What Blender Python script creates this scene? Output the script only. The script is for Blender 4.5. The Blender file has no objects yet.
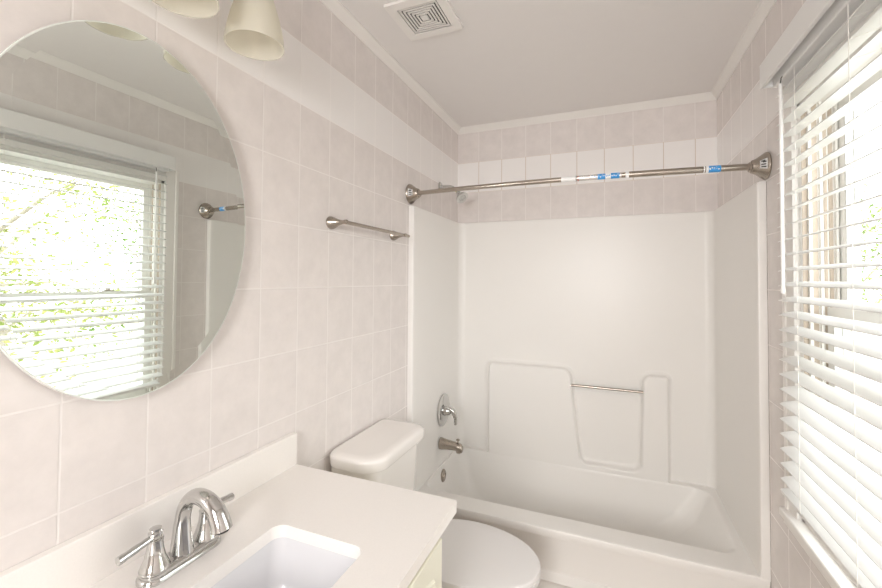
import bpy, bmesh, math, random
from mathutils import Vector, Matrix
random.seed(7)
PI = math.pi
S = bpy.context.scene
COL = S.collection

# ------------------------------------------------------------------ camera
F_PX, YAW, PITCH, ROLL = 409.49, 0.3879, 0.0231, 0.0066
cam_d = bpy.data.cameras.new('camera')
cam_d.sensor_width = 36.0
cam_d.lens = 36.0 * F_PX / 882.0
cam_d.shift_y = -24.3 / 882.0
cam_d.clip_start = 0.02
cam = bpy.data.objects.new('camera', cam_d)
COL.objects.link(cam)
c, s = math.cos(YAW), math.sin(YAW)
r0, f0, up = Vector((c, s, 0)), Vector((-s, c, 0)), Vector((0, 0, 1))
Fd = math.cos(PITCH) * f0 + math.sin(PITCH) * up
Ud = -math.sin(PITCH) * f0 + math.cos(PITCH) * up
Rd = math.cos(ROLL) * r0 + math.sin(ROLL) * Ud
U2 = -math.sin(ROLL) * r0 + math.cos(ROLL) * Ud
m = Matrix((Rd, U2, -Fd)).transposed().to_4x4()
m.translation = Vector((0.9644, 0.0, 1.50))
cam.matrix_world = m
S.camera = cam

# ------------------------------------------------------------------ world, lights, exposure
S.view_settings.view_transform = 'Standard'
S.view_settings.look = 'None'
S.view_settings.gamma = 1.0
S.view_settings.use_curve_mapping = False
S.view_settings.exposure = 1.22
S.cycles.max_bounces = 12
S.cycles.diffuse_bounces = 8
S.cycles.glossy_bounces = 6
S.cycles.transmission_bounces = 6
S.cycles.transparent_max_bounces = 12
S.cycles.caustics_reflective = False
S.cycles.caustics_refractive = False
S.cycles.sample_clamp_indirect = 6.0
S.cycles.use_denoising = True

W = 1.524          # room width
D = 2.6565         # far wall
H = 2.54           # ceiling
REAR = -1.0

world = bpy.data.worlds.new('overcast_sky')
S.world = world
world.use_nodes = True
nt = world.node_tree
nt.nodes.clear()
wo = nt.nodes.new('ShaderNodeOutputWorld')
bg = nt.nodes.new('ShaderNodeBackground')
bg.inputs['Color'].default_value = (0.99, 0.985, 1.0, 1)
bg.inputs['Strength'].default_value = 2.6
nt.links.new(bg.outputs[0], wo.inputs[0])

def area(name, loc, rot, sx, sy, power, color=(1, 1, 1), portal=False):
    l = bpy.data.lights.new(name, 'AREA')
    l.shape = 'RECTANGLE'; l.size = sx; l.size_y = sy; l.energy = power; l.color = color
    if portal: l.cycles.is_portal = True
    o = bpy.data.objects.new(name, l); COL.objects.link(o)
    o.location = loc; o.rotation_euler = rot
    return o
# the window as a sampling portal for the sky
area('window_portal', (1.70, 1.19, 1.40), (0, PI/2, 0), 1.30, 0.90, 1, portal=True)
# added fill light, out of view, shining in by the doorway behind the camera
area('added_doorway_fill', (0.85, REAR - 0.55, 1.80), (-PI/2 , 0, PI), 0.75, 1.1, 27, (1.0, 0.985, 0.975))

# ------------------------------------------------------------------ materials
def lin(r, g, b): return (r, g, b, 1)
def pmat(name, col, rough=0.5, metal=0.0, spec=0.5, coat=0.0, noise=0.0, nscale=20, bump=0.0):
    m = bpy.data.materials.new(name); m.use_nodes = True
    n = m.node_tree; p = n.nodes['Principled BSDF']
    p.inputs['Base Color'].default_value = (*col, 1)
    p.inputs['Roughness'].default_value = rough
    p.inputs['Metallic'].default_value = metal
    p.inputs['Specular IOR Level'].default_value = spec
    p.inputs['Coat Weight'].default_value = coat
    p.inputs['Coat Roughness'].default_value = 0.05
    tc = n.nodes.new('ShaderNodeTexCoord')
    nz = n.nodes.new('ShaderNodeTexNoise'); nz.inputs['Scale'].default_value = nscale
    nz.inputs['Detail'].default_value = 3
    n.links.new(tc.outputs['Object'], nz.inputs['Vector'])
    mx = n.nodes.new('ShaderNodeMix'); mx.data_type = 'RGBA'
    mx.inputs[6].default_value = tuple(v * (1 - noise) for v in col) + (1,)
    mx.inputs[7].default_value = tuple(min(1, v * (1 + noise)) for v in col) + (1,)
    n.links.new(nz.outputs['Fac'], mx.inputs[0])
    n.links.new(mx.outputs[2], p.inputs['Base Color'])
    if bump:
        b = n.nodes.new('ShaderNodeBump'); b.inputs['Strength'].default_value = bump
        b.inputs['Distance'].default_value = 0.001
        n.links.new(nz.outputs['Fac'], b.inputs['Height'])
        n.links.new(b.outputs[0], p.inputs['Normal'])
    return m

TW, TH, Z0 = 0.1594, 0.2079, 1.468
GREY = (0.775, 0.73, 0.71)
def tile_mat(name, axis, off, pale_grout, width=TW):
    m = bpy.data.materials.new(name); m.use_nodes = True
    n = m.node_tree; L = n.links.new; p = n.nodes['Principled BSDF']
    tc = n.nodes.new('ShaderNodeTexCoord')
    sp = n.nodes.new('ShaderNodeSeparateXYZ'); L(tc.outputs['Object'], sp.inputs[0])
    def M(op, a, b=None, cl=False):
        q = n.nodes.new('ShaderNodeMath'); q.operation = op; q.use_clamp = cl
        for i, v in enumerate((a, b)):
            if v is None: continue
            if isinstance(v, (int, float)): q.inputs[i].default_value = v
            else: L(v, q.inputs[i])
        return q.outputs[0]
    u = M('DIVIDE', M('SUBTRACT', sp.outputs[axis], off), width)
    v = M('DIVIDE', M('SUBTRACT', sp.outputs['Z'], Z0), TH)
    def edge(t, w):                    # metres to the nearest joint
        fr = M('FRACT', t)
        return M('MULTIPLY', M('MINIMUM', fr, M('SUBTRACT', 1.0, fr)), w)
    d = M('MINIMUM', edge(u, width), edge(v, TH))
    g = M('SUBTRACT', 1.0, M('DIVIDE', M('SUBTRACT', d, 0.0012), 0.0012, True), True)   # 1 in the joint
    band = M('MULTIPLY', M('GREATER_THAN', v, 3.0), M('LESS_THAN', v, 4.0))
    # tile body: mottled, a little different from tile to tile
    cell = n.nodes.new('ShaderNodeCombineXYZ'); L(M('FLOOR', u), cell.inputs[0]); L(M('FLOOR', v), cell.inputs[1])
    wn = n.nodes.new('ShaderNodeTexWhiteNoise'); L(cell.outputs[0], wn.inputs['Vector'])
    sh = n.nodes.new('ShaderNodeVectorMath'); sh.operation = 'SCALE'; L(wn.outputs['Color'], sh.inputs[0]); sh.inputs['Scale'].default_value = 5
    ad = n.nodes.new('ShaderNodeVectorMath'); L(tc.outputs['Object'], ad.inputs[0]); L(sh.outputs[0], ad.inputs[1])
    nz = n.nodes.new('ShaderNodeTexNoise'); nz.inputs['Scale'].default_value = 14; nz.inputs['Detail'].default_value = 6; nz.inputs['Roughness'].default_value = 0.65
    L(ad.outputs[0], nz.inputs['Vector'])
    ramp = n.nodes.new('ShaderNodeValToRGB')
    ramp.color_ramp.elements[0].position = 0.3; ramp.color_ramp.elements[1].position = 0.7
    ramp.color_ramp.elements[0].color = tuple(x * 0.94 for x in GREY) + (1,)
    ramp.color_ramp.elements[1].color = tuple(x * 1.04 for x in GREY) + (1,)
    L(nz.outputs['Fac'], ramp.inputs[0])
    def mix(f, a, b):
        q = n.nodes.new('ShaderNodeMix'); q.data_type = 'RGBA'
        for i, x in ((0, f), (6, a), (7, b)):
            if isinstance(x, tuple): q.inputs[i].default_value = x
            elif isinstance(x, (int, float)): q.inputs[i].default_value = x
            else: L(x, q.inputs[i])
        return q.outputs[2]
    body = mix(band, ramp.outputs[0], (0.89, 0.87, 0.86, 1))
    gband = (0.86, 0.835, 0.82, 1) if pale_grout else (0.62, 0.53, 0.45, 1)
    gr = mix(band, (0.82, 0.785, 0.765, 1), gband)
    L(mix(g, body, gr), p.inputs['Base Color'])
    L(M('ADD', M('MULTIPLY', g, 0.45), 0.22), p.inputs['Roughness'])
    p.inputs['Specular IOR Level'].default_value = 0.45
    b = n.nodes.new('ShaderNodeBump'); b.inputs['Strength'].default_value = 0.35; b.inputs['Distance'].default_value = 0.001
    L(M('ADD', M('SUBTRACT', 1.0, g), M('MULTIPLY', nz.outputs['Fac'], 0.12)), b.inputs['Height'])
    L(b.outputs[0], p.inputs['Normal'])
    return m

M_LEFT = tile_mat('left_wall_tile', 'Y', 0.454, True)
M_BACK = tile_mat('far_wall_tile', 'X', 0.944, False, 0.1585)
M_RIGHT = tile_mat('right_wall_tile', 'Y', 0.465, True)
M_CEIL = pmat('ceiling_paint', (0.80, 0.78, 0.765), 0.7, noise=0.01)
M_TRIM = pmat('trim_paint', (0.84, 0.82, 0.79), 0.35)
M_FIBER = pmat('glazed_fibreglass', (0.83, 0.815, 0.79), 0.34, spec=0.38, coat=0.0, noise=0.01, nscale=3)
M_PORC = pmat('white_porcelain', (0.86, 0.83, 0.80), 0.12, coat=0.4)
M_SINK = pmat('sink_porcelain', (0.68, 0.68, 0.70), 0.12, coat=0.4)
M_SEAT = pmat('seat_plastic', (0.76, 0.745, 0.74), 0.3)
M_QUARTZ = pmat('cream_quartz', (0.88, 0.85, 0.82), 0.25, noise=0.03, nscale=300)
M_CAB = pmat('cream_cabinet_paint', (0.85, 0.84, 0.72), 0.35)
M_CHROME = pmat('polished_chrome', (0.62, 0.62, 0.61), 0.06, metal=1.0)
M_NICKEL = pmat('brushed_nickel', (0.43, 0.385, 0.335), 0.26, metal=1.0, noise=0.04, nscale=200)
M_SLAT = pmat('blind_slat', (0.80, 0.80, 0.79), 0.35)
M_CORD = pmat('blind_cord', (0.82, 0.80, 0.76), 0.7)
M_VINYL = pmat('white_vinyl', (0.84, 0.83, 0.80), 0.3)
M_TAN = pmat('tan_track', (0.52, 0.44, 0.36), 0.5)
M_DARK = pmat('dark_shade_and_parts', (0.03, 0.028, 0.027), 0.8)  # near black: painted shade in the vent, plus hook, aerator and print
M_RUBBER = pmat('dark_rubber', (0.06, 0.055, 0.05), 0.6)
M_FLOOR = pmat('floor_tile', (0.55, 0.48, 0.42), 0.35, noise=0.08, nscale=6)
M_WOODW = pmat('door_paint', (0.82, 0.80, 0.77), 0.4)
M_PAPER = pmat('white_label_paper', (0.84, 0.84, 0.84), 0.5)
M_BLUE = pmat('blue_label_ink', (0.05, 0.30, 0.68), 0.45)
M_CLEAR = pmat('clear_sleeve', (0.72, 0.69, 0.66), 0.2, metal=0.5)
M_RED = pmat('red_label_ink', (0.5, 0.08, 0.08), 0.45)
M_YEL = pmat('yellow_thread_tape', (0.75, 0.68, 0.08), 0.5)
M_GRASS = pmat('pale_paving', (0.42, 0.40, 0.36), 0.9, noise=0.3, nscale=3)
M_BARK = pmat('bark', (0.34, 0.30, 0.25), 0.9, noise=0.3, nscale=20)
M_STUD = pmat('grey_siding', (0.50, 0.48, 0.46), 0.8)

# mirror silvering
M_MIRROR = pmat('mirror_silver', (0.85, 0.895, 0.86), 0.0, metal=1.0)
M_MEDGE = pmat('mirror_glass_edge', (0.74, 0.77, 0.73), 0.1)

def leaf_mat(name, a, b):
    m = bpy.data.materials.new(name); m.use_nodes = True; n = m.node_tree; n.nodes.clear()
    o = n.nodes.new('ShaderNodeOutputMaterial'); d = n.nodes.new('ShaderNodeBsdfDiffuse'); t = n.nodes.new('ShaderNodeBsdfTranslucent')
    mx = n.nodes.new('ShaderNodeMixShader'); mx.inputs[0].default_value = 0.45
    tc = n.nodes.new('ShaderNodeTexCoord'); nz = n.nodes.new('ShaderNodeTexNoise'); nz.inputs['Scale'].default_value = 4
    r = n.nodes.new('ShaderNodeValToRGB'); r.color_ramp.elements[0].color = (*a, 1); r.color_ramp.elements[1].color = (*b, 1)
    r.color_ramp.elements[0].position = .35; r.color_ramp.elements[1].position = .65
    n.links.new(tc.outputs['Object'], nz.inputs['Vector']); n.links.new(nz.outputs['Fac'], r.inputs[0])
    for q in (d, t): n.links.new(r.outputs[0], q.inputs['Color'])
    n.links.new(d.outputs[0], mx.inputs[1]); n.links.new(t.outputs[0], mx.inputs[2]); n.links.new(mx.outputs[0], o.inputs[0])
    return m
M_LEAF = leaf_mat('green_leaves', (0.10, 0.17, 0.05), (0.26, 0.32, 0.10))
M_LEAF2 = leaf_mat('yellow_green_leaves', (0.20, 0.26, 0.08), (0.40, 0.38, 0.16))

def glass_mat():
    m = bpy.data.materials.new('window_glass'); m.use_nodes = True; n = m.node_tree; n.nodes.clear()
    o = n.nodes.new('ShaderNodeOutputMaterial'); t = n.nodes.new('ShaderNodeBsdfTransparent'); g = n.nodes.new('ShaderNodeBsdfGlossy')
    t.inputs['Color'].default_value = (0.95, 0.97, 0.96, 1); g.inputs['Roughness'].default_value = 0.0
    lw = n.nodes.new('ShaderNodeLayerWeight'); lw.inputs['Blend'].default_value = 0.5
    fr = n.nodes.new('ShaderNodeMath'); fr.operation = 'POWER'; fr.inputs[1].default_value = 5.0
    n.links.new(lw.outputs['Facing'], fr.inputs[0])
    mx = n.nodes.new('ShaderNodeMixShader')
    n.links.new(fr.outputs[0], mx.inputs[0]); n.links.new(t.outputs[0], mx.inputs[1]); n.links.new(g.outputs[0], mx.inputs[2]); n.links.new(mx.outputs[0], o.inputs[0])
    return m
M_GLASS = glass_mat()

def shade_mat():
    m = bpy.data.materials.new('frosted_shade_glass'); m.use_nodes = True; n = m.node_tree; n.nodes.clear()
    o = n.nodes.new('ShaderNodeOutputMaterial'); d = n.nodes.new('ShaderNodeBsdfDiffuse'); t = n.nodes.new('ShaderNodeBsdfTranslucent')
    g = n.nodes.new('ShaderNodeBsdfGlossy'); g.inputs['Roughness'].default_value = .25
    tr = n.nodes.new('ShaderNodeBsdfTransparent'); tr.inputs['Color'].default_value = (.93, .92, .84, 1)
    d.inputs['Color'].default_value = (0.94, 0.925, 0.87, 1); t.inputs['Color'].default_value = (0.96, 0.945, 0.89, 1)
    a = n.nodes.new('ShaderNodeMixShader'); a.inputs[0].default_value = .5
    b = n.nodes.new('ShaderNodeMixShader'); b.inputs[0].default_value = .05
    e = n.nodes.new('ShaderNodeMixShader'); e.inputs[0].default_value = .42
    L = n.links.new
    L(d.outputs[0], a.inputs[1]); L(t.outputs[0], a.inputs[2]); L(a.outputs[0], b.inputs[1]); L(g.outputs[0], b.inputs[2])
    L(b.outputs[0], e.inputs[1]); L(tr.outputs[0], e.inputs[2]); L(e.outputs[0], o.inputs[0])
    return m
M_SHADE = shade_mat()

# ------------------------------------------------------------------ mesh helpers
def tag(o, label=None, cat=None, group=None, kind=None):
    if label: o['label'] = label
    if cat: o['category'] = cat
    if group: o['group'] = group
    if kind: o['kind'] = kind
    return o
def obj(name, bm, mat, parent=None, smooth=True, bevel=0.0, seg=2, angle=0.6, sub=0):
    bmesh.ops.remove_doubles(bm, verts=bm.verts, dist=1e-6)
    bmesh.ops.recalc_face_normals(bm, faces=bm.faces)
    me = bpy.data.meshes.new(name); bm.to_mesh(me); bm.free()
    o = bpy.data.objects.new(name, me); COL.objects.link(o)
    me.materials.append(mat)
    if smooth:
        for p in me.polygons: p.use_smooth = True
    if bevel:
        b = o.modifiers.new('bevel', 'BEVEL'); b.width = bevel; b.segments = seg; b.limit_method = 'ANGLE'; b.angle_limit = angle
    if sub:
        q = o.modifiers.new('sub', 'SUBSURF'); q.levels = sub; q.render_levels = sub
    if smooth and not sub:
        w = o.modifiers.new('wn', 'WEIGHTED_NORMAL'); w.keep_sharp = True
        try: me.set_sharp_from_angle(angle=math.radians(38))
        except Exception: pass
    if parent:
        o.parent = parent
        o.matrix_parent_inverse = Matrix.Translation(parent.location).inverted() if parent.type == 'EMPTY' else Matrix.Identity(4)
        if parent.type != 'EMPTY' and parent.parent is not None: pass
    return o
def thing(name, label, cat, loc=(0, 0, 0), group=None):
    o = bpy.data.objects.new(name, None); COL.objects.link(o); o.location = loc
    o.empty_display_size = 0.05
    return tag(o, label, cat, group)
def struct(name, bm, mat, parent=None, **k):
    o = obj(name, bm, mat, parent, **k)
    if not parent: o['kind'] = 'structure'
    return o
def box(bm, x0, x1, y0, y1, z0, z1):
    v = [bm.verts.new((x, y, z)) for x in (x0, x1) for y in (y0, y1) for z in (z0, z1)]
    for f in ((0, 1, 3, 2), (4, 6, 7, 5), (0, 4, 5, 1), (2, 3, 7, 6), (0, 2, 6, 4), (1, 5, 7, 3)):
        bm.faces.new([v[i] for i in f])
    return v
def B(*a):
    bm = bmesh.new(); box(bm, *a); return bm
def loft(bm, loops, cap0=True, cap1=True, closed=True):
    R = [[bm.verts.new(p) for p in l] for l in loops]
    n = len(R[0])
    for a, b in zip(R, R[1:]):
        for i in range(n if closed else n - 1):
            j = (i + 1) % n
            bm.faces.new((a[i], a[j], b[j], b[i]))
    if cap0: bm.faces.new(R[0])
    if cap1: bm.faces.new(list(reversed(R[-1])))
    return R
def frame_of(ax):
    ax = Vector(ax).normalized()
    h = Vector((0, 0, 1)) if abs(ax.z) < 0.9 else Vector((1, 0, 0))
    u = ax.cross(h).normalized(); v = ax.cross(u).normalized()
    return ax, u, v
def lathe(bm, origin, axis, prof, n=32, cap0=True, cap1=True):
    """prof: (distance along the axis, radius)"""
    o = Vector(origin); ax, u, v = frame_of(axis)
    loops = [[o + ax * t + (u * math.cos(2*PI*i/n) + v * math.sin(2*PI*i/n)) * max(r, 1e-4) for i in range(n)] for t, r in prof]
    return loft(bm, loops, cap0, cap1)
def tube(bm, pts, rad, n=16, flat=1.0, cap=True):
    pts = [Vector(p) for p in pts]
    if not isinstance(rad, (list, tuple)): rad = [rad] * len(pts)
    t0 = (pts[1] - pts[0]).normalized(); _, u, v = frame_of(t0)
    loops = []
    for i, p in enumerate(pts):
        t = (pts[min(i + 1, len(pts) - 1)] - pts[max(i - 1, 0)]).normalized()
        u = (u - t * u.dot(t)).normalized(); v = t.cross(u)
        loops.append([p + (u * math.cos(2*PI*k/n) + v * flat * math.sin(2*PI*k/n)) * rad[i] for k in range(n)])
    loft(bm, loops, cap, cap)
def smooth_path(pts, n=8):
    P = [Vector(p) for p in pts]; P = [2*P[0]-P[1]] + P + [2*P[-1]-P[-2]]
    out = []
    for i in range(1, len(P) - 2):
        for k in range(n):
            t = k / n; a, b, c_, d = P[i-1], P[i], P[i+1], P[i+2]
            out.append(0.5 * ((2*b) + (c_-a)*t + (2*a-5*b+4*c_-d)*t*t + (3*b-a-3*c_+d)*t**3))
    out.append(P[-2]); return out
def rrect(x0, x1, y0, y1, r, z, n=6):
    if not isinstance(r, (list, tuple)): r = [r] * 4    # corners: (x1,y1) (x0,y1) (x0,y0) (x1,y0)
    P = []
    for (cx, cy, sx, sy, a0, rr) in ((x1, y1, -1, -1, 0, r[0]), (x0, y1, 1, -1, 90, r[1]), (x0, y0, 1, 1, 180, r[2]), (x1, y0, -1, 1, 270, r[3])):
        rr = max(rr, 1e-4)
        for k in range(n + 1):
            a = math.radians(a0 + 90 * k / n)
            P.append((cx + sx*rr + rr*math.cos(a), cy + sy*rr + rr*math.sin(a), z))
    return P
def poly_prism(bm, pts2, axis, a, b):
    """pts2 in the plane across the axis; axis 'x' -> (y,z), 'y' -> (x,z), 'z' -> (x,y)"""
    f = {'x': lambda p, t: (t, p[0], p[1]), 'y': lambda p, t: (p[0], t, p[1]), 'z': lambda p, t: (p[0], p[1], t)}[axis]
    loft(bm, [[f(p, a) for p in pts2], [f(p, b) for p in pts2]])
def plate_hole(bm, outer, inner, z0, z1):
    """outer and inner loops (x,y); a slab with a hole"""
    n = len(inner); vs = []
    for z in (z0, z1):
        vo = [bm.verts.new((p[0], p[1], z)) for p in outer]; vi = [bm.verts.new((p[0], p[1], z)) for p in inner]
        eo = [bm.edges.new((vo[i], vo[(i+1) % len(vo)])) for i in range(len(vo))]
        ei = [bm.edges.new((vi[i], vi[(i+1) % n])) for i in range(n)]
        bmesh.ops.triangle_fill(bm, edges=eo + ei, use_beauty=True)
        vs.append((vo, vi))
    for k in (0, 1):
        a, b = vs[0][k], vs[1][k]
        for i in range(len(a)):
            j = (i + 1) % len(a); bm.faces.new((a[i], a[j], b[j], b[i]))
def arc(cx, cy, r, a0, a1, n=8):
    return [(cx + r*math.cos(math.radians(a0 + (a1-a0)*k/n)), cy + r*math.sin(math.radians(a0 + (a1-a0)*k/n))) for k in range(n + 1)]

# ------------------------------------------------------------------ room shell
WT = 0.14
struct('wall_left', B(-WT, 0, REAR, D + WT, 0, H), M_LEFT, smooth=False)
struct('wall_back', B(0, W, D, D + WT, 0, H), M_BACK, smooth=False)
WY0, WY1, WZ0, WZ1 = 0.74, 1.625, 0.74, 2.075      # window opening
bm = bmesh.new()
box(bm, W, W + WT, REAR, WY0, 0, H); box(bm, W, W + WT, WY1, D + WT, 0, H)
box(bm, W, W + WT, WY0, WY1, 0, WZ0); box(bm, W, W + WT, WY0, WY1, WZ1, H)
struct('wall_right', bm, M_RIGHT, smooth=False)
struct('floor', B(-WT, W + WT, REAR - 1.3, D + WT, -0.1, 0), M_FLOOR, smooth=False)
struct('ceiling', B(-WT, W + WT, REAR - 1.3, D + WT, H, H + 0.1), M_CEIL, smooth=False)
bm = bmesh.new()                                      # wall behind the camera with an open doorway
box(bm, -WT, 0.45, REAR - 0.12, REAR, 0, H); box(bm, 1.25, W + WT, REAR - 0.12, REAR, 0, H); box(bm, 0.45, 1.25, REAR - 0.12, REAR, 2.05, H)
struct('wall_front', bm, M_CEIL, smooth=False)
bm = bmesh.new()
box(bm, -WT, 0, REAR - 1.3, REAR - 0.12, 0, H); box(bm, W, W + WT, REAR - 1.3, REAR - 0.12, 0, H); box(bm, -WT, W + WT, REAR - 1.4, REAR - 1.3, 0, H)
struct('wall_hallway', bm, M_CEIL, smooth=False)
bm = bmesh.new()
box(bm, 0.38, 0.45, REAR - 0.13, REAR + 0.015, 0, 2.12); box(bm, 1.25, 1.32, REAR - 0.13, REAR + 0.015, 0, 2.12); box(bm, 0.38, 1.32, REAR - 0.13, REAR + 0.015, 2.05, 2.12)
struct('door_1', bm, M_TRIM, smooth=False)

# cornice moulding
def crown(name, p0, p1, nrm, m0=0, m1=0):
    prof = [(0, 0), (0, -0.036), (0.004, -0.036), (0.006, -0.030), (0.012, -0.026), (0.018, -0.018), (0.026, -0.011), (0.029, -0.005), (0.034, -0.004), (0.034, 0)]
    p0, p1, nrm = Vector(p0), Vector(p1), Vector(nrm); t = (p1 - p0).normalized()
    bm = bmesh.new()
    loft(bm, [[p0 + nrm*a + Vector((0, 0, b)) + t*(a*m0) for a, b in prof], [p1 + nrm*a + Vector((0, 0, b)) - t*(a*m1) for a, b in prof]])
    struct(name, bm, M_TRIM)
crown('trim_1', (0, REAR, H), (0, D, H), (1, 0, 0), 0, 1)
crown('trim_2', (0, D, H), (W, D, H), (0, -1, 0), 1, 1)
crown('trim_3', (W, REAR, H), (W, D, H), (-1, 0, 0), 0, 1)

# ------------------------------------------------------------------ window
XJ = W + 0.012
bm = bmesh.new()                                      # outer frame of the window: head, sill, jambs
X0, X1 = W - 0.002, W + WT
box(bm, X0, X1, WY0, WY0 + 0.022, WZ0, WZ1); box(bm, X0, X1, WY1 - 0.022, WY1, WZ0, WZ1)
box(bm, X0, X1, WY0, WY1, WZ1 - 0.022, WZ1); box(bm, X0, X1, WY0, WY1, WZ0, WZ0 + 0.03)
win = struct('window_1', bm, M_VINYL, bevel=0.002)
def wpart(name, bm, mat, parent, **k):
    o = obj(name, bm, mat, None, **k); o.parent = parent; return o
# ribbed tracks on both jambs
for yj, sg in ((WY1 - 0.022, -1), (WY0 + 0.022, 1)):
    bm = bmesh.new()
    for xa, xb, d_ in ((1.537, 1.545, .012), (1.566, 1.572, .010), (1.602, 1.608, .012), (1.636, 1.642, .010)):
        box(bm, xa, xb, min(yj, yj + sg*d_), max(yj, yj + sg*d_), WZ0 + .03, WZ1 - .022)
    wpart('jamb_track', bm, M_VINYL, win)
    bm = bmesh.new()
    for xa, xb in ((1.524, 1.5355), (1.549, 1.561), (1.577, 1.584), (1.589, 1.598)):
        box(bm, xa, xb, min(yj, yj + sg*.003), max(yj, yj + sg*.003), WZ0 + .03, WZ1 - .022)
    tag(wpart('track_liner', bm, M_TAN, win), 'tan strips between the white track ribs')
def sash(name, x0, x1, z0, z1, rb, rt):
    y0, y1 = WY0 + 0.024, WY1 - 0.026; st = 0.036
    bm = bmesh.new()
    box(bm, x0, x1, y0, y0 + st, z0, z1); box(bm, x0, x1, y1 - st, y1, z0, z1)
    box(bm, x0, x1, y0 + st, y1 - st, z0, z0 + rb); box(bm, x0, x1, y0 + st, y1 - st, z1 - rt, z1)
    sa = wpart(name, bm, M_VINYL, win, bevel=0.002)
    xm = (x0 + x1) / 2
    wpart('glass_pane', B(xm - .002, xm + .002, y0 + st - .004, y1 - st + .004, z0 + rb - .004, z1 - rt + .004), M_GLASS, sa, smooth=False)
    return sa
MR = 1.400
us = sash('upper_sash', 1.612, 1.634, MR - 0.018, WZ1 - 0.023, 0.040, 0.040)
ls = sash('lower_sash', 1.580, 1.602, WZ0 + 0.031, MR + 0.022, 0.050, 0.044)
bm = bmesh.new(); box(bm, 1.583, 1.600, 1.35, 1.40, MR + .022, MR + .030); lathe(bm, (1.591, 1.375, MR + .03), (0, 0, 1), [(0, .011), (.008, .010)], 16)
tag(wpart('sash_lock', bm, M_NICKEL, ls), 'metal sash lock on the meeting rail')
# casing on the room side
bm = bmesh.new()
box(bm, W - .018, W, WY1 - .004, WY1 + .068, WZ0 - .0, WZ1 + .07); box(bm, W - .018, W, WY0 - .068, WY0 + .004, WZ0, WZ1 + .07)
box(bm, W - .018, W, WY0 + .004, WY1 - .004, WZ1 - .004, WZ1 + .07)
box(bm, W - .024, W, WY1 + .052, WY1 + .072, WZ0, WZ1 + .075); box(bm, W - .024, W, WY0 - .072, WY0 - .052, WZ0, WZ1 + .075)
struct('trim_4', bm, M_TRIM, bevel=0.003)
bm = bmesh.new(); box(bm, W - .040, W + .03, WY0 - .085, WY1 + .070, WZ0 - .008, WZ0 + .018)
box(bm, W - .030, W, WY0 - .075, WY1 + .062, WZ0 - .030, WZ0 - .008)
struct('trim_5', bm, M_TRIM, bevel=0.004)

# ------------------------------------------------------------------ blinds
BX0, BX1, BY0, BY1 = 1.462, 1.511, 0.665, 1.603
blind = thing('window_blind', 'wide white horizontal slat blind hung over the window on the right', 'blind', (1.487, 1.13, 2.14))
def bp(name, bm, mat, **k): return obj(name, bm, mat, blind, **k)
bp('headrail', B(1.455, 1.505, BY0, BY1, 2.118, 2.165), M_SLAT, bevel=.003)
bm = bmesh.new()
box(bm, 1.425, 1.433, BY0 - .02, 1.622, 2.128, 2.206); box(bm, 1.433, 1.500, 1.614, 1.622, 2.128, 2.206); box(bm, 1.433, 1.500, BY0 - .02, BY0 - .012, 2.128, 2.206)
bp('valance', bm, M_SLAT, bevel=.002)
PITCHZ = 0.0462
zb = 0.852
TILT = math.radians(15)
def slat_bm(z, thick=.0026, tilt=TILT, crown_=.0025):
    bm = bmesh.new(); n = 6; hw = 0.0255; xc = (BX0 + BX1) / 2
    top, bot = [], []
    for i in range(n + 1):
        a = -1 + 2*i/n; dx = a*hw; dz = crown_*(1 - a*a)
        for l, e in ((top, thick/2), (bot, -thick/2)):
            px, pz = dx, dz + e
            l.append((xc + px*math.cos(tilt) - pz*math.sin(tilt)*1.0, z + px*math.sin(tilt) + pz*math.cos(tilt)))
    prof = top + bot[::-1]
    loft(bm, [[(p[0], BY0, p[1]) for p in prof], [(p[0], BY1, p[1]) for p in prof]])
    return bm
zs = [zb + .040 + PITCHZ*k for k in range(27)]
first = bp('slat', slat_bm(0), M_SLAT)
first.location = (0, 0, zs[0])
for z in zs[1:]:
    q = first.copy(); COL.objects.link(q); q.location = (0, 0, z)
bm = slat_bm(zb, .015, TILT, .001); bp('bottom_rail', bm, M_SLAT, bevel=.002)
xc = (BX0 + BX1)/2
for y in (1.455, 1.17, 0.90, 0.73):
    bm = bmesh.new()
    for x in (BX0 - .003, BX1 + .003): tube(bm, [(x, y, zb - .004), (x, y, 2.12)], .0009, 6)
    for z in zs: tube(bm, [(BX0 - .003, y, z - .010), (BX1 + .003, y, z + .005)], .0006, 4)
    bp('ladder_cord', bm, M_CORD)
bm = bmesh.new(); tube(bm, [(1.450, 1.528, 1.478), (1.450, 1.528, 2.10)], .0048, 8); lathe(bm, (1.450, 1.528, 1.478), (0, 0, -1), [(0, .0062), (.012, .0055), (.016, .002)], 10)
wand = bp('tilt_wand', bm, M_SLAT)
bm = bmesh.new(); tube(bm, [(1.450, 1.528, 2.10), (1.452, 1.528, 2.118), (1.458, 1.528, 2.126)], .0016, 6)
bp('wand_hook', bm, M_DARK)

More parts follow.
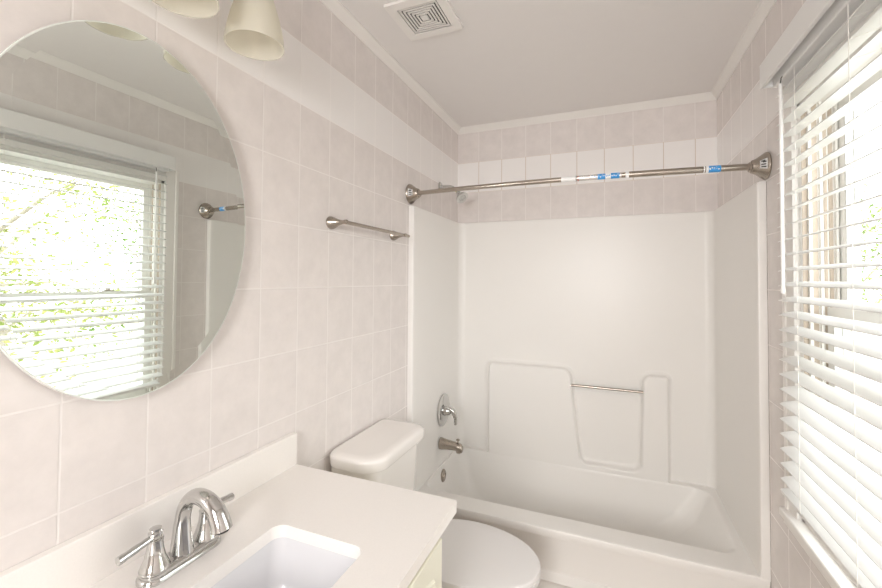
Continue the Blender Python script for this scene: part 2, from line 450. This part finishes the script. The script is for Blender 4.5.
# ------------------------------------------------------------------ tub and shower surround
unit = thing('bathtub_shower_unit', 'white one piece bathtub with moulded shower walls filling the far end', 'bathtub', (W/2, 2.28, 0))
def up_(name, bm, mat, **k): return obj(name, bm, mat, unit, **k)
YF, RZ = 1.904, 0.388
bm = bmesh.new()
X_0, X_1, Y_1 = 0.002, W - 0.002, D - 0.002
lo = [rrect(X_0, X_1, YF + .040, Y_1, .004, 0.0), rrect(X_0, X_1, YF + .036, Y_1, .004, 0.12), rrect(X_0, X_1, YF + .018, Y_1, .004, 0.145),
      rrect(X_0, X_1, YF + .050, Y_1, .004, 0.17), rrect(X_0, X_1, YF + .046, Y_1, .004, 0.325), rrect(X_0, X_1, YF + .004, Y_1, .004, 0.35),
      rrect(X_0, X_1, YF, Y_1, .004, RZ - .014), rrect(X_0, X_1, YF + .004, Y_1, .004, RZ - .004), rrect(X_0, X_1, YF + .014, Y_1, .004, RZ),
      rrect(.040, W - .062, YF + .112, D - .066, .07, RZ - .002), rrect(.044, W - .070, YF + .122, D - .069, .07, RZ - .006),
      rrect(.047, W - .080, YF + .130, D - .072, .075, RZ - .022), rrect(.062, W - .15, YF + .142, D - .085, .09, RZ - .15),
      rrect(.09, W - .25, YF + .16, D - .105, .11, .14), rrect(.17, W - .31, YF + .19, D - .14, .10, .10), rrect(.22, W - .38, YF + .24, D - .19, .06, .088)]
loft(bm, lo)
up_('tub', bm, M_FIBER)
# surround shell: plan outline, thick at the front edges
TI = 0.032
def shell(z, t=0.0):
    a = TI + t; R = .045
    P = [(0.001, YF + .004), (a - .012 + .002, YF + .004)]
    P += [(a - .004, YF + .006), (a, YF + .014)]
    P += [(a + .003*0, YF + .05)]
    bk = D - .026 - t
    P += arc(a + R - .004, bk - R, R, 180, 90, 8)
    P += arc(W - a - R + .004, bk - R, R, 90, 0, 8)
    P += [(W - a, YF + .05), (W - a, YF + .014), (W - a + .004, YF + .006), (W - a + .010, YF + .004), (W - .001, YF + .004)]
    P += [(W - .001, D - .001), (0.001, D - .001)]
    return [(x, y, z) for x, y in P]
bm = bmesh.new()
loft(bm, [shell(RZ - .01, .004), shell(RZ + .008, .002), shell(RZ + .03), shell(1.876), shell(1.882, -.003), shell(1.884, -.010)], True, True)
up_('surround_wall', bm, M_FIBER)
# raised back panel with a U shaped notch
bm = bmesh.new()
yb, yf = D - .028, D - .068
P = []
def add(*q): P.extend(q)
ZT = 0.962
add((0.243, RZ - .02))
add((0.243, ZT - .022)); add(*arc(0.265, ZT - .022, .022, 180, 90, 5))
add(*arc(0.700, ZT - .055, .055, 90, 0, 8))
add((0.764, 0.80))
add(*arc(0.848, 0.462, .045, 180, 270, 8))
add(*arc(1.088, 0.462, .045, 270, 360, 8))
add((1.142, 0.80))
add(*arc(1.190, ZT - .045, .045, 180, 90, 8))
add(*arc(1.252, ZT - .022, .022, 90, 0, 5))
add((1.274, RZ - .02))
cnt = len(P); NR = []
for a in range(cnt):
    p, q_, r_ = P[a - 1], P[a], P[(a + 1) % cnt]
    e1 = Vector((q_[0] - p[0], q_[1] - p[1])).normalized(); e2 = Vector((r_[0] - q_[0], r_[1] - q_[1])).normalized()
    NR.append(Vector((-(e1 + e2).y, (e1 + e2).x)).normalized())      # outward for a clockwise outline
def offs(k, y): return [(P[a][0] + NR[a].x*k, y, P[a][1] + NR[a].y*k) for a in range(cnt)]
loft(bm, [offs(.020, yb + .003), offs(.013, yb - .001), offs(.007, yb - .004), offs(.003, yb - .010), offs(.001, yb - .018), offs(0, yf + .015),
          offs(-.002, yf + .008), offs(-.006, yf + .003), offs(-.010, yf + .0008), offs(-.014, yf)])
up_('raised_panel', bm, M_FIBER)
bm = bmesh.new(); box(bm, .25, 1.27, yf + .0005, yb, RZ - .03, RZ + .012)
up_('panel_base', bm, M_FIBER, bevel=.006)
bm = bmesh.new(); tube(bm, [(.745, D - .055, .866), (1.160, D - .055, .866)], .0075, 14)
tag(up_('grab_bar', bm, M_NICKEL), 'brushed metal bar across the notch')
# overflow and drain
bm = bmesh.new(); lathe(bm, (.050, 2.29, .332), (1, 0, .06), [(0, .036), (.004, .036), (.008, .031), (.009, .012), (.012, .010), (.012, .0)], 32)
for a in (0, PI): lathe(bm, (.058, 2.29 + .02*math.cos(a), .334), (1, 0, .06), [(0, .004), (.004, .003)], 10)
tag(up_('overflow_plate', bm, M_NICKEL), 'round metal overflow plate')
bm = bmesh.new(); lathe(bm, (.28, 2.30, .089), (0, 0, 1), [(0, .034), (.003, .033), (.004, .024), (.006, .010)], 24)
tag(up_('drain', bm, M_CHROME), 'chrome tub drain')

# valve trim
FX, FY = TI, 2.334
v = thing('shower_valve', 'round chrome tub valve with curved lever above the tub spout', 'faucet', (FX, FY, .70))
bm = bmesh.new(); lathe(bm, (FX, FY, .705), (1, 0, 0), [(0, .096), (.004, .096), (.010, .086), (.013, .060), (.014, .040)], 48)
obj('escutcheon', bm, M_CHROME, v)
bm = bmesh.new(); lathe(bm, (FX + .012, FY, .70), (1, 0, 0), [(0, .030), (.010, .028), (.022, .026), (.032, .022), (.038, .014), (.039, .0)], 32)
obj('handle_hub', bm, M_CHROME, v)
bm = bmesh.new(); tube(bm, smooth_path([(FX + .030, FY, .722), (FX + .048, FY, .716), (FX + .068, FY + .003, .694), (FX + .078, FY + .006, .660), (FX + .077, FY + .008, .622)], 6), [.020]*6 + [.021]*6 + [.018]*6 + [.013]*6 + [.009], 14, .8)
obj('lever', bm, M_CHROME, v)
# tub spout
v = thing('tub_spout', 'brushed nickel tub spout with diverter knob below the valve', 'faucet', (FX, FY - .045, .52))
SY, SZ = FY - .045, .52
bm = bmesh.new()
prof = [(0, .033, .035, 0), (.010, .033, .035, 0), (.035, .029, .030, -.001), (.075, .026, .026, -.002), (.110, .024, .024, -.004), (.130, .022, .023, -.008), (.140, .014, .016, -.014)]
loft(bm, [[(FX + t, SY + a*math.cos(2*PI*k/20), SZ + dz + b*math.sin(2*PI*k/20)) for k in range(20)] for t, a, b, dz in prof])
obj('spout_body', bm, M_NICKEL, v)
bm = bmesh.new(); lathe(bm, (FX + .118, SY, SZ - .014), (0.1, 0, -1), [(0, .019), (.014, .019), (.022, .018)], 20)
obj('spout_mouth', bm, M_NICKEL, v)
bm = bmesh.new(); lathe(bm, (FX + .112, SY, SZ + .018), (0, 0, 1), [(0, .004), (.014, .004), (.015, .010), (.021, .010), (.024, .006)], 16)
obj('diverter_knob', bm, M_NICKEL, v)
# shower head
v = thing('wall_shower', 'small chrome shower head on a bent arm from the left wall', 'shower head', (0, 2.335, 2.07))
bm = bmesh.new(); lathe(bm, (0, 2.335, 2.072), (1, 0, 0), [(0, .030), (.003, .030), (.010, .020), (.012, .010)], 24)
obj('wall_flange', bm, M_CHROME, v)
bm = bmesh.new(); tube(bm, smooth_path([(0.002, 2.335, 2.072), (.05, 2.335, 2.072), (.085, 2.333, 2.062), (.115, 2.330, 2.035)], 6), .0085, 12)
obj('shower_arm', bm, M_CHROME, v)
hd = Vector((.62, -.30, -.72)).normalized(); p0 = Vector((.115, 2.330, 2.035))
bm = bmesh.new(); lathe(bm, p0 - hd*.004, hd, [(0, .0095), (.012, .0095)], 16)
tag(obj('thread_tape', bm, M_YEL, v), 'yellow thread tape at the joint')
bm = bmesh.new(); lathe(bm, p0 + hd*.006, hd, [(0, .010), (.006, .014), (.014, .014), (.022, .012), (.034, .024), (.050, .038), (.060, .040), (.062, .035)], 28)
obj('spray_head', bm, M_CHROME, v)
bm = bmesh.new()
lathe(bm, p0 + hd*.0675, hd, [(0, .034), (.001, .034)], 24)
ax, u_, v_ = frame_of(hd)
for rr, nn in ((.010, 6), (.020, 12)):
    for k in range(nn): lathe(bm, p0 + hd*.068 + u_*rr*math.cos(2*PI*k/nn) + v_*rr*math.sin(2*PI*k/nn), hd, [(0, .0022), (.004, .0015)], 6)
obj('nozzle_face', bm, M_CHROME, v)

# ------------------------------------------------------------------ shower rod
rod = thing('shower_rod', 'curved brushed nickel shower rod spanning above the tub with paper labels', 'shower rod', (W/2, 1.95, 1.96))
def rp(t):
    a = Vector((0.0, 1.920, 1.946)); b = Vector((W, 1.897, 1.938))
    p = a.lerp(b, t); bow = .045 * (1 - (2*t - 1)**2)
    return p + Vector((0, -bow, 0))
def rod_part(name, t0, t1, r, mat, lab=None, n=14):
    bm = bmesh.new(); tube(bm, [rp(t0 + (t1 - t0)*k/24) for k in range(25)], r, 20)
    o = obj(name, bm, mat, rod); 
    if lab: o['label'] = lab
    return o
rod_part('inner_tube', .02, .72, .0112, M_NICKEL)
rod_part('outer_tube', .681, .98, .0128, M_NICKEL)
rod_part('collar', .677, .685, .0142, M_PAPER, 'white plastic collar')
rod_part('white_label', .508, .550, .0118, M_PAPER, 'white paper label')
rod_part('clear_label', .553, .667, .0116, M_CLEAR, 'clear printed sleeve')
rod_part('blue_label', .606, .626, .0120, M_BLUE, 'blue printed label'); rod_part('blue_label', .640, .662, .0120, M_BLUE, 'blue printed label')
rod_part('white_label', .626, .640, .0120, M_PAPER, 'white band between the blue labels')
rod_part('red_label', .5535, .5555, .0119, M_RED, 'thin red mark'); rod_part('dark_label', .548, .5495, .0121, M_DARK, 'thin dark mark')
rod_part('white_label', .861, .8635, .0134, M_PAPER, 'white ring'); rod_part('white_label', .866, .872, .0134, M_PAPER, 'white ring')
rod_part('blue_label', .872, .899, .0133, M_BLUE, 'blue printed label')
# illegible white scribbles printed on the blue labels, on the camera side
def scribble(t0, t1, r, mat, seed, n=5):
    random.seed(seed); bm = bmesh.new()
    for k in range(n):
        a = t0 + (t1 - t0)*(k + .15)/n; b = t0 + (t1 - t0)*(k + .75)/n
        h0 = random.uniform(-.5, .1); h1 = h0 + random.uniform(.35, .6)
        vs = []
        for t, h in ((a, h0), (b, h0), (b, h1), (a, h1)):
            vs.append(bm.verts.new(rp(t) + Vector((0, -math.cos(h)*r, math.sin(h)*r))))
        bm.faces.new(vs)
    o = obj('printed_mark', bm, mat, rod); q = o.modifiers.new('s', 'SOLIDIFY'); q.thickness = .0003
    o['label'] = 'small printed mark'
scribble(.873, .897, .0135, M_PAPER, 1, 5); scribble(.607, .625, .0122, M_PAPER, 2, 4); scribble(.641, .661, .0122, M_PAPER, 4, 4)
scribble(.627, .639, .0122, M_BLUE, 3, 3); scribble(.560, .604, .0118, M_PAPER, 5, 7); scribble(.590, .604, .0119, M_BLUE, 6, 3)
for t, sgn in ((0.0, 1), (1.0, -1)):
    p = rp(t); bm = bmesh.new()
    lathe(bm, p, (sgn, 0, 0), [(0, .050), (.004, .052), (.010, .050), (.036, .030), (.050, .025), (.052, .021), (.050, .018)], 36)
    fl = obj('wall_flange', bm, M_NICKEL, rod)
    bm = bmesh.new(); lathe(bm, p, (sgn, 0, 0), [(.046, .0195), (.058, .0195), (.060, .0165)], 28)
    obj('flange_nut', bm, M_NICKEL, rod)
    # paper tag stuck on the camera side of the flange
    bm = bmesh.new(); n = 8; ax_, u_, v_ = frame_of((sgn, 0, 0))
    L0, L1 = [], []
    for k in range(n + 1):
        a = math.radians(250 + 40*k/n)
        d_ = Vector((0, math.cos(math.radians(-90 + (k - n/2)*5.5) + 0) * 0 - math.cos(math.radians((k - n/2)*6)), math.sin(math.radians((k - n/2)*6))))
        L0.append(p + Vector((sgn*.0125, 0, 0)) + d_*.0495); L1.append(p + Vector((sgn*.032, 0, 0)) + d_*.0345)
    R0 = [bm.verts.new(q) for q in L0]; R1 = [bm.verts.new(q) for q in L1]
    for i in range(n): bm.faces.new((R0[i], R0[i+1], R1[i+1], R1[i]))
    o = obj('paper_tag', bm, M_PAPER, rod); sm = o.modifiers.new('s', 'SOLIDIFY'); sm.thickness = .0006; sm.offset = 0
    o['label'] = 'small white paper tag'
    bm = bmesh.new()
    for i, (k0, k1, q0, q1) in enumerate(((1, 2, .15, .8), (3, 4, .2, .85), (5, 6, .15, .6), (6, 7, .3, .8))):
        f = lambda k, q: L0[k].lerp(L1[k], q) + Vector((sgn*.0006, -.0012, 0))
        vs = [bm.verts.new(f(k, q)) for k, q in ((k0, q0), (k1, q0), (k1, q1), (k0, q1))]; bm.faces.new(vs)
    o = obj('printed_mark', bm, M_DARK, rod); sm = o.modifiers.new('s', 'SOLIDIFY'); sm.thickness = .0004
# ------------------------------------------------------------------ towel bar
tb = thing('towel_bar', 'brushed nickel towel bar with flared posts on the tiled left wall', 'towel bar', (0, 1.5, 1.711))
TZ = 1.709
for y in (1.264, 1.742):
    bm = bmesh.new(); n = 28   # flared oval post
    prof = [(0, .031), (.004, .031), (.016, .025), (.030, .017), (.045, .0115), (.056, .0095), (.066, .0115), (.072, .011), (.076, .006)]
    lathe(bm, (0, y, TZ), (1, 0, 0), prof, n)
    for q_ in bm.verts: q_.co.z = TZ + (q_.co.z - TZ)*.78
    obj('post', bm, M_NICKEL, tb)
bm = bmesh.new(); tube(bm, [(.062, 1.268, TZ), (.062, 1.788, TZ)], .0075, 14)
obj('bar', bm, M_NICKEL, tb)

# ------------------------------------------------------------------ ceiling vent
vc = thing('ceiling_vent', 'square white exhaust fan grille with concentric slots on the ceiling', 'vent', (.297, 1.45, H))
vx, vy = .297, 1.449
def sq_ring(bm, h0, h1, z0, z1):
    a = rrect(vx - h1, vx + h1, vy - h1, vy + h1, .002, 0, 2); b = rrect(vx - h0, vx + h0, vy - h0, vy + h0, .001, 0, 2)
    n = len(a)
    R = [[bm.verts.new((p[0], p[1], z)) for p in l] for l, z in ((b, z1), (a, z1), (a, z0), (b, z0))]
    for i in range(4):
        p, q = R[i], R[(i + 1) % 4]
        for k in range(n): bm.faces.new((p[k], p[(k+1) % n], q[(k+1) % n], q[k]))
bm = bmesh.new(); sq_ring(bm, .082, .119, H - .012, H - .0005)
obj('frame', bm, M_TRIM, vc, bevel=.003)
for i in range(6):
    h = .0775 - i*.0125; bm = bmesh.new(); sq_ring(bm, h - .0064, h, H - .010, H - .006)
    obj('louver_ring', bm, M_TRIM, vc)
obj('centre_boss', B(vx - .009, vx + .009, vy - .009, vy + .009, H - .011, H - .003), M_TRIM, vc)
obj('painted_shade_plate', B(vx - .083, vx + .083, vy - .083, vy + .083, H - .002, H - .0003), M_DARK, vc, smooth=False)  # thin dark plate, painted as the shade behind the slots

# ------------------------------------------------------------------ mirror
mi = thing('oval_mirror', 'large oval mirror hanging on the tiled wall above the faucet', 'mirror', (0.0, .574, 1.636))
bm = bmesh.new(); n = 96
def el(x, k): return [(x, .574 + (.2822 - k)*math.cos(2*PI*i/n), 1.636 + (.3963 - k)*math.sin(2*PI*i/n)) for i in range(n)]
loft(bm, [el(.0185, .003), el(.0203, .003), el(.0206, .026)], True, True)
obj('mirror_glass', bm, M_MIRROR, mi, smooth=False)
bm = bmesh.new(); loft(bm, [el(.001, .035), el(.014, .035)]); obj('backing', bm, M_STUD, mi)
bm = bmesh.new()
loft(bm, [el(.0145, .002), el(.0145, 0), el(.0192, 0), el(.0202, .001), el(.0202, .0032)], True, True)
obj('glass_edge', bm, M_MEDGE, mi)

# ------------------------------------------------------------------ vanity light
vl = thing('vanity_light', 'three light bath bar with frosted bell shades above the oval mirror', 'wall lamp', (0, .583, 2.33))
obj('backplate', B(0, .022, .40, .766, 2.285, 2.385), M_NICKEL, vl, bevel=.006)
SP = .195
for k in range(3):
    y = .775 - SP*k
    bm = bmesh.new(); tube(bm, smooth_path([(.020, y, 2.33), (.07, y, 2.345), (.115, y, 2.345), (.13, y, 2.315)], 6), .009, 12)
    obj('arm', bm, M_NICKEL, vl)
    bm = bmesh.new(); lathe(bm, (.13, y, 2.325), (0, 0, -1), [(0, .012), (.006, .024), (.035, .027), (.045, .025)], 24)
    obj('socket', bm, M_NICKEL, vl)
    prof = [(2.302, .022), (2.298, .025), (2.280, .028), (2.250, .0335), (2.225, .0405), (2.200, .0480), (2.170, .0570), (2.140, .0640), (2.115, .0685), (2.092, .0708)]
    bm = bmesh.new()
    pr_ = [(2.33 - z, r) for z, r in prof]; pr_ += [(2.33 - z - (.001 if i == 0 else 0), r - .003) for i, (z, r) in enumerate(reversed(prof))]
    lathe(bm, (.13, y, 2.33), (0, 0, -1), pr_, 48, False, False)
    obj('shade', bm, M_SHADE, vl)
    bm = bmesh.new(); lathe(bm, (.13, y, 2.285), (0, 0, -1), [(0, .013), (.02, .016), (.045, .026), (.065, .029), (.085, .024), (.095, .010), (.097, 0)], 24)
    obj('bulb', bm, M_PORC, vl)

# ------------------------------------------------------------------ vanity
CZ = .892; VX, VY1, VY0 = .578, 1.075, .13
van = thing('vanity_cabinet', 'cream painted bathroom vanity cabinet under the quartz top', 'cabinet', (.27, .6, 0))
bm = bmesh.new()
box(bm, .002, .535, VY0 + .02, VY0 + .038, .09, CZ - .031); box(bm, .002, .535, 1.027, 1.045, .09, CZ - .031)
box(bm, .002, .535, VY0 + .038, 1.027, .09, .108); box(bm, .002, .010, VY0 + .038, 1.027, .108, CZ - .031)
box(bm, .517, .535, VY0 + .038, 1.027, .108, .125); box(bm, .517, .535, .585, .605, .108, CZ - .075)
obj('body', bm, M_CAB, van)
obj('toe_kick', B(.002, .48, VY0 + .03, 1.035, 0, .09), M_CAB, van)
obj('top_rail', B(.535, .548, VY0 + .02, 1.045, CZ - .075, CZ - .031), M_CAB, van, bevel=.003)
for y0, y1 in ((.60, 1.030), (.165, .590)):
    dr = obj('door', B(.535, .553, y0, y1, .12, CZ - .082), M_CAB, van, bevel=.004)
    bm = bmesh.new()
    ym = (y0 + y1)/2; a0, a1, zt = y0 + .055, y1 - .055, CZ - .150
    def arch(k):
        P = [(a1 - k, .18 + k), (a1 - k, zt - k)]
        P += [(a1 - k - (a1 - a0 - 2*k)*i/12, zt - k + .022*math.sin(PI*i/12)) for i in range(1, 12)]
        return P + [(a0 + k, zt - k), (a0 + k, .18 + k)]
    loft(bm, [[(x, p[0], p[1]) for p in arch(k)] for x, k in ((.552, 0), (.558, .006), (.554, .016), (.560, .034), (.560, .040))])
    q = obj('raised_panel', bm, M_CAB, None); q.parent = dr; q.matrix_parent_inverse = dr.matrix_parent_inverse @ Matrix.Identity(4); q.matrix_parent_inverse = Matrix.Translation((0, 0, 0))
    bm = bmesh.new(); lathe(bm, (.553, (y0 + .03) if y0 > .5 else (y1 - .03), CZ - .16), (1, 0, 0), [(0, .007), (.012, .006), (.016, .014), (.022, .015), (.027, .010), (.028, 0)], 20)
    q = obj('knob', bm, M_CHROME, None); q.parent = dr
top = thing('quartz_countertop', 'cream quartz counter with undermount sink beside the toilet', 'countertop', (.28, .6, CZ - .03))
SX0, SX1, SY0, SY1 = .205, .458, .44, .805
bm = bmesh.new()
outer = [(x, y) for x, y, _ in rrect(0.001, VX, VY0, VY1, [.006, .0005, .0005, .006], 0, 3)]
inner = [(x, y) for x, y, _ in rrect(SX0, SX1, SY0, SY1, .028, 0, 6)]
plate_hole(bm, outer, inner, CZ - .030, CZ)
obj('slab', bm, M_QUARTZ, top, bevel=.0025, seg=3)
obj('backsplash', B(.001, .021, VY0, VY1, CZ - .001, CZ + .103), M_QUARTZ, top, bevel=.002)
bm = bmesh.new()
L_ = []
for k, z, r in ((-.016, CZ - .0305, .03), (-.016, CZ - .034, .03), (.004 - .012, CZ - .036, .035), (-.004, CZ - .06, .04), (.006, CZ - .13, .045), (.022, CZ - .160, .05), (.055, CZ - .172, .05), (.10, CZ - .177, .02)):
    L_.append(rrect(SX0 + k, SX1 - k, SY0 + k, SY1 - k, r, z, 6))
loft(bm, L_, False, True)
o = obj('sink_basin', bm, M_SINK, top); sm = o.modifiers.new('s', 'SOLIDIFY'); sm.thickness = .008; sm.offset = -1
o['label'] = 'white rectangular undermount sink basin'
bm = bmesh.new(); lathe(bm, (.33, .62, CZ - .176), (0, 0, 1), [(0, .032), (.003, .032), (.004, .022), (.008, .014)], 24)
tag(obj('drain', bm, M_CHROME, top), 'chrome sink drain')

# faucet
fa = thing('sink_faucet', 'polished chrome two handle gooseneck faucet behind the sink', 'faucet', (.112, .62, CZ))
fx, fy = .112, .62
bm = bmesh.new()
st = lambda k, z: rrect(fx - .030 + k, fx + .030 - k, fy - .088 + k, fy + .088 - k, .029 - k, z, 8)
loft(bm, [st(0, CZ), st(0, CZ + .006), st(.003, CZ + .010), st(.005, CZ + .011), st(.005, CZ + .016), st(.010, CZ + .020), st(.016, CZ + .021)])
obj('base_plate', bm, M_CHROME, fa)
bm = bmesh.new()
path = smooth_path([(fx, fy, CZ + .018), (fx - .001, fy, CZ + .055), (fx + .001, fy, CZ + .090), (fx + .012, fy, CZ + .122), (fx + .038, fy, CZ + .143), (fx + .070, fy, CZ + .143), (fx + .098, fy, CZ + .127), (fx + .113, fy, CZ + .104), (fx + .117, fy, CZ + .092)], 6)
rr = []
for i in range(len(path)):
    t = i/(len(path) - 1)
    rr.append(.0235 - .0085*min(1, t/.25)**.8 if t < .45 else .0150 + .0060*(t - .45)/.55)
tube(bm, path, rr, 28)
obj('spout', bm, M_CHROME, fa)
bm = bmesh.new(); lathe(bm, (fx + .1172, fy, CZ + .0925), (.13, 0, -1), [(0, .0150), (.004, .0140), (.005, .010), (.004, .0)], 24)
obj('aerator', bm, M_DARK, fa)
for sg in (-1, 1):
    y = fy + sg*.057
    bm = bmesh.new()
    lathe(bm, (fx, y, CZ + .018), (0, 0, 1), [(0, .0270), (.003, .0275), (.010, .0245), (.024, .0190), (.040, .0155), (.054, .0140), (.058, .0150), (.061, .0150), (.063, .0115), (.068, .0105), (.070, .0130), (.074, .0130), (.077, .0105), (.081, .0110), (.083, .005)], 32)
    hh = obj('handle_body', bm, M_CHROME, fa)
    bm = bmesh.new()
    z = CZ + .082
    tube(bm, smooth_path([(fx, y - sg*.010, z + .004), (fx, y + sg*.012, z), (fx, y + sg*.040, z - .004), (fx, y + sg*.064, z - .007), (fx, y + sg*.070, z - .0075)], 5),
         [.0065]*4 + [.0068]*5 + [.0076]*5 + [.0084]*5 + [.0084, .0060], 16)
    obj('lever', bm, M_CHROME, fa)

# ------------------------------------------------------------------ toilet
to = thing('toilet', 'white two piece toilet with closed lid between vanity and tub', 'toilet', (.38, 1.50, 0))
ty = 1.475
bm = bmesh.new()
lo = []
TY = 1.450
for z, x1, hw in ((.44, .180, .165), (.46, .190, .175), (.62, .197, .185), (.812, .206, .192), (.818, .206, .192)):
    lo.append(rrect(.014, x1, TY - hw, TY + hw, [.05, .012, .012, .05], z, 6))
loft(bm, lo)
obj('tank', bm, M_PORC, to)
bm = bmesh.new()
q = lambda k, z: rrect(.008 + k*.5, .231 - k, TY - .220 + k, TY + .209 - k, [.055 - .3*k, .022, .050, .085 - .3*k], z, 10)
loft(bm, [q(.014, .814), q(.005, .816), q(.002, .822), q(0, .848), q(.002, .856), q(.006, .861), q(.014, .8645), q(.025, .866), q(.036, .867)])
obj('tank_lid', bm, M_PORC, to)
def egg(k, z, x0=.265, x1=.742, hw=.188, n=48):
    P = []
    for i in range(n):
        a = 2*PI*i/n; cx = x0 + .20
        rx = (x1 - cx) if math.cos(a) > 0 else (cx - x0)
        ex = 1.0 if math.cos(a) > 0 else .72
        cc = math.copysign(abs(math.cos(a))**ex, math.cos(a))
        P.append((cx + (rx - k)*cc, ty + .012 + (hw - k)*math.sin(a), z))
    return P
bm = bmesh.new()
loft(bm, [egg(.004, .462), egg(0, .466), egg(0, .477), egg(.004, .483), egg(.014, .486), egg(.05, .488), egg(.10, .4885)])
obj('seat_cover', bm, M_SEAT, to)
bm = bmesh.new(); loft(bm, [egg(.006, .443), egg(.001, .446), egg(.001, .458), egg(.005, .461)]); obj('seat', bm, M_SEAT, to)
for y in (ty - .07, ty + .09):
    bm = bmesh.new(); lathe(bm, (.268, y, .440), (0, 0, 1), [(0, .016), (.030, .016), (.036, .012)], 16)
    obj('hinge', bm, M_SEAT, to)
bm = bmesh.new()
def bowl(x0, x1, hw, z): return egg(0, z, x0, x1, hw)
loft(bm, [bowl(.14, .62, .115, 0), bowl(.14, .62, .115, .02), bowl(.16, .60, .10, .08), bowl(.18, .60, .095, .16), bowl(.20, .66, .125, .24), bowl(.20, .715, .165, .33), bowl(.18, .728, .183, .40), bowl(.18, .728, .185, .43), bowl(.185, .722, .178, .441)])
obj('bowl', bm, M_PORC, to)
bm = bmesh.new(); loft(bm, [rrect(.06, .30, ty - .12, ty + .13, .04, .40), rrect(.03, .30, ty - .15, ty + .15, .04, .435), rrect(.03, .29, ty - .15, ty + .15, .04, .439)])
obj('tank_shelf', bm, M_PORC, to)

# ------------------------------------------------------------------ outside
bm = bmesh.new(); box(bm, W + WT + .3, 40, -25, 40, -1.1, -1.0)
struct('ground', bm, M_GRASS, smooth=False)
def tree(x, y, h, R, leaf, label, seed, nb=20, nl=75):
    random.seed(seed)
    t = thing('garden_tree', label, 'tree', (x, y, -1.0), 'trees outside the window')
    bm = bmesh.new(); top_ = Vector((x + .1, y, h*.62))
    tube(bm, smooth_path([(x, y, -1.02), (x + .05, y, h*.2), top_], 6), [.09 - .004*k for k in range(13)], 10)
    tips = []
    for k in range(nb):
        a = 2*PI*k/nb + random.uniform(-.3, .3); e = random.uniform(-.2, 1.0); rr_ = R*random.uniform(.55, 1)
        b0 = Vector((x + .06, y, random.uniform(h*.15, h*.55)))
        b1 = b0 + Vector((math.cos(a)*rr_, math.sin(a)*rr_, rr_*e))
        mid = b0.lerp(b1, .5) + Vector((0, 0, .12))
        tube(bm, [b0, mid, b1], [.020, .012, .005], 5); tips += [b1, mid.lerp(b1, .5), mid]
    obj('trunk', bm, M_BARK, t)
    bm = bmesh.new()
    for tp in tips:
        for k in range(nl):
            p = tp + Vector([random.gauss(0, .24) for _ in range(3)])
            a = Vector([random.uniform(-1, 1) for _ in range(3)]).normalized(); b_ = a.orthogonal().normalized()
            sz = random.uniform(.025, .05)
            vs = [bm.verts.new(p + q_) for q_ in (a*sz, b_*sz*.45, -a*sz, -b_*sz*.45)]
            bm.faces.new(vs)
    me = bpy.data.meshes.new('foliage'); bm.to_mesh(me); bm.free(); me.materials.append(leaf)
    o = bpy.data.objects.new('foliage', me); COL.objects.link(o); o.parent = t; o.matrix_parent_inverse = Matrix.Translation(t.location).inverted()
tree(5.2, 2.2, 3.6, 1.3, M_LEAF2, 'loose yellow green tree nearest the window, seen in the mirror', 3)
tree(6.8, 5.2, 4.4, 1.6, M_LEAF, 'green leafy tree outside the window at its far right', 5)
tree(4.0, 8.2, 4.2, 1.5, M_LEAF, 'green leafy tree seen directly through the blind slats', 9)
tree(9.5, 2.6, 4.0, 1.7, M_LEAF, 'broad green tree farthest behind the other trees', 12)
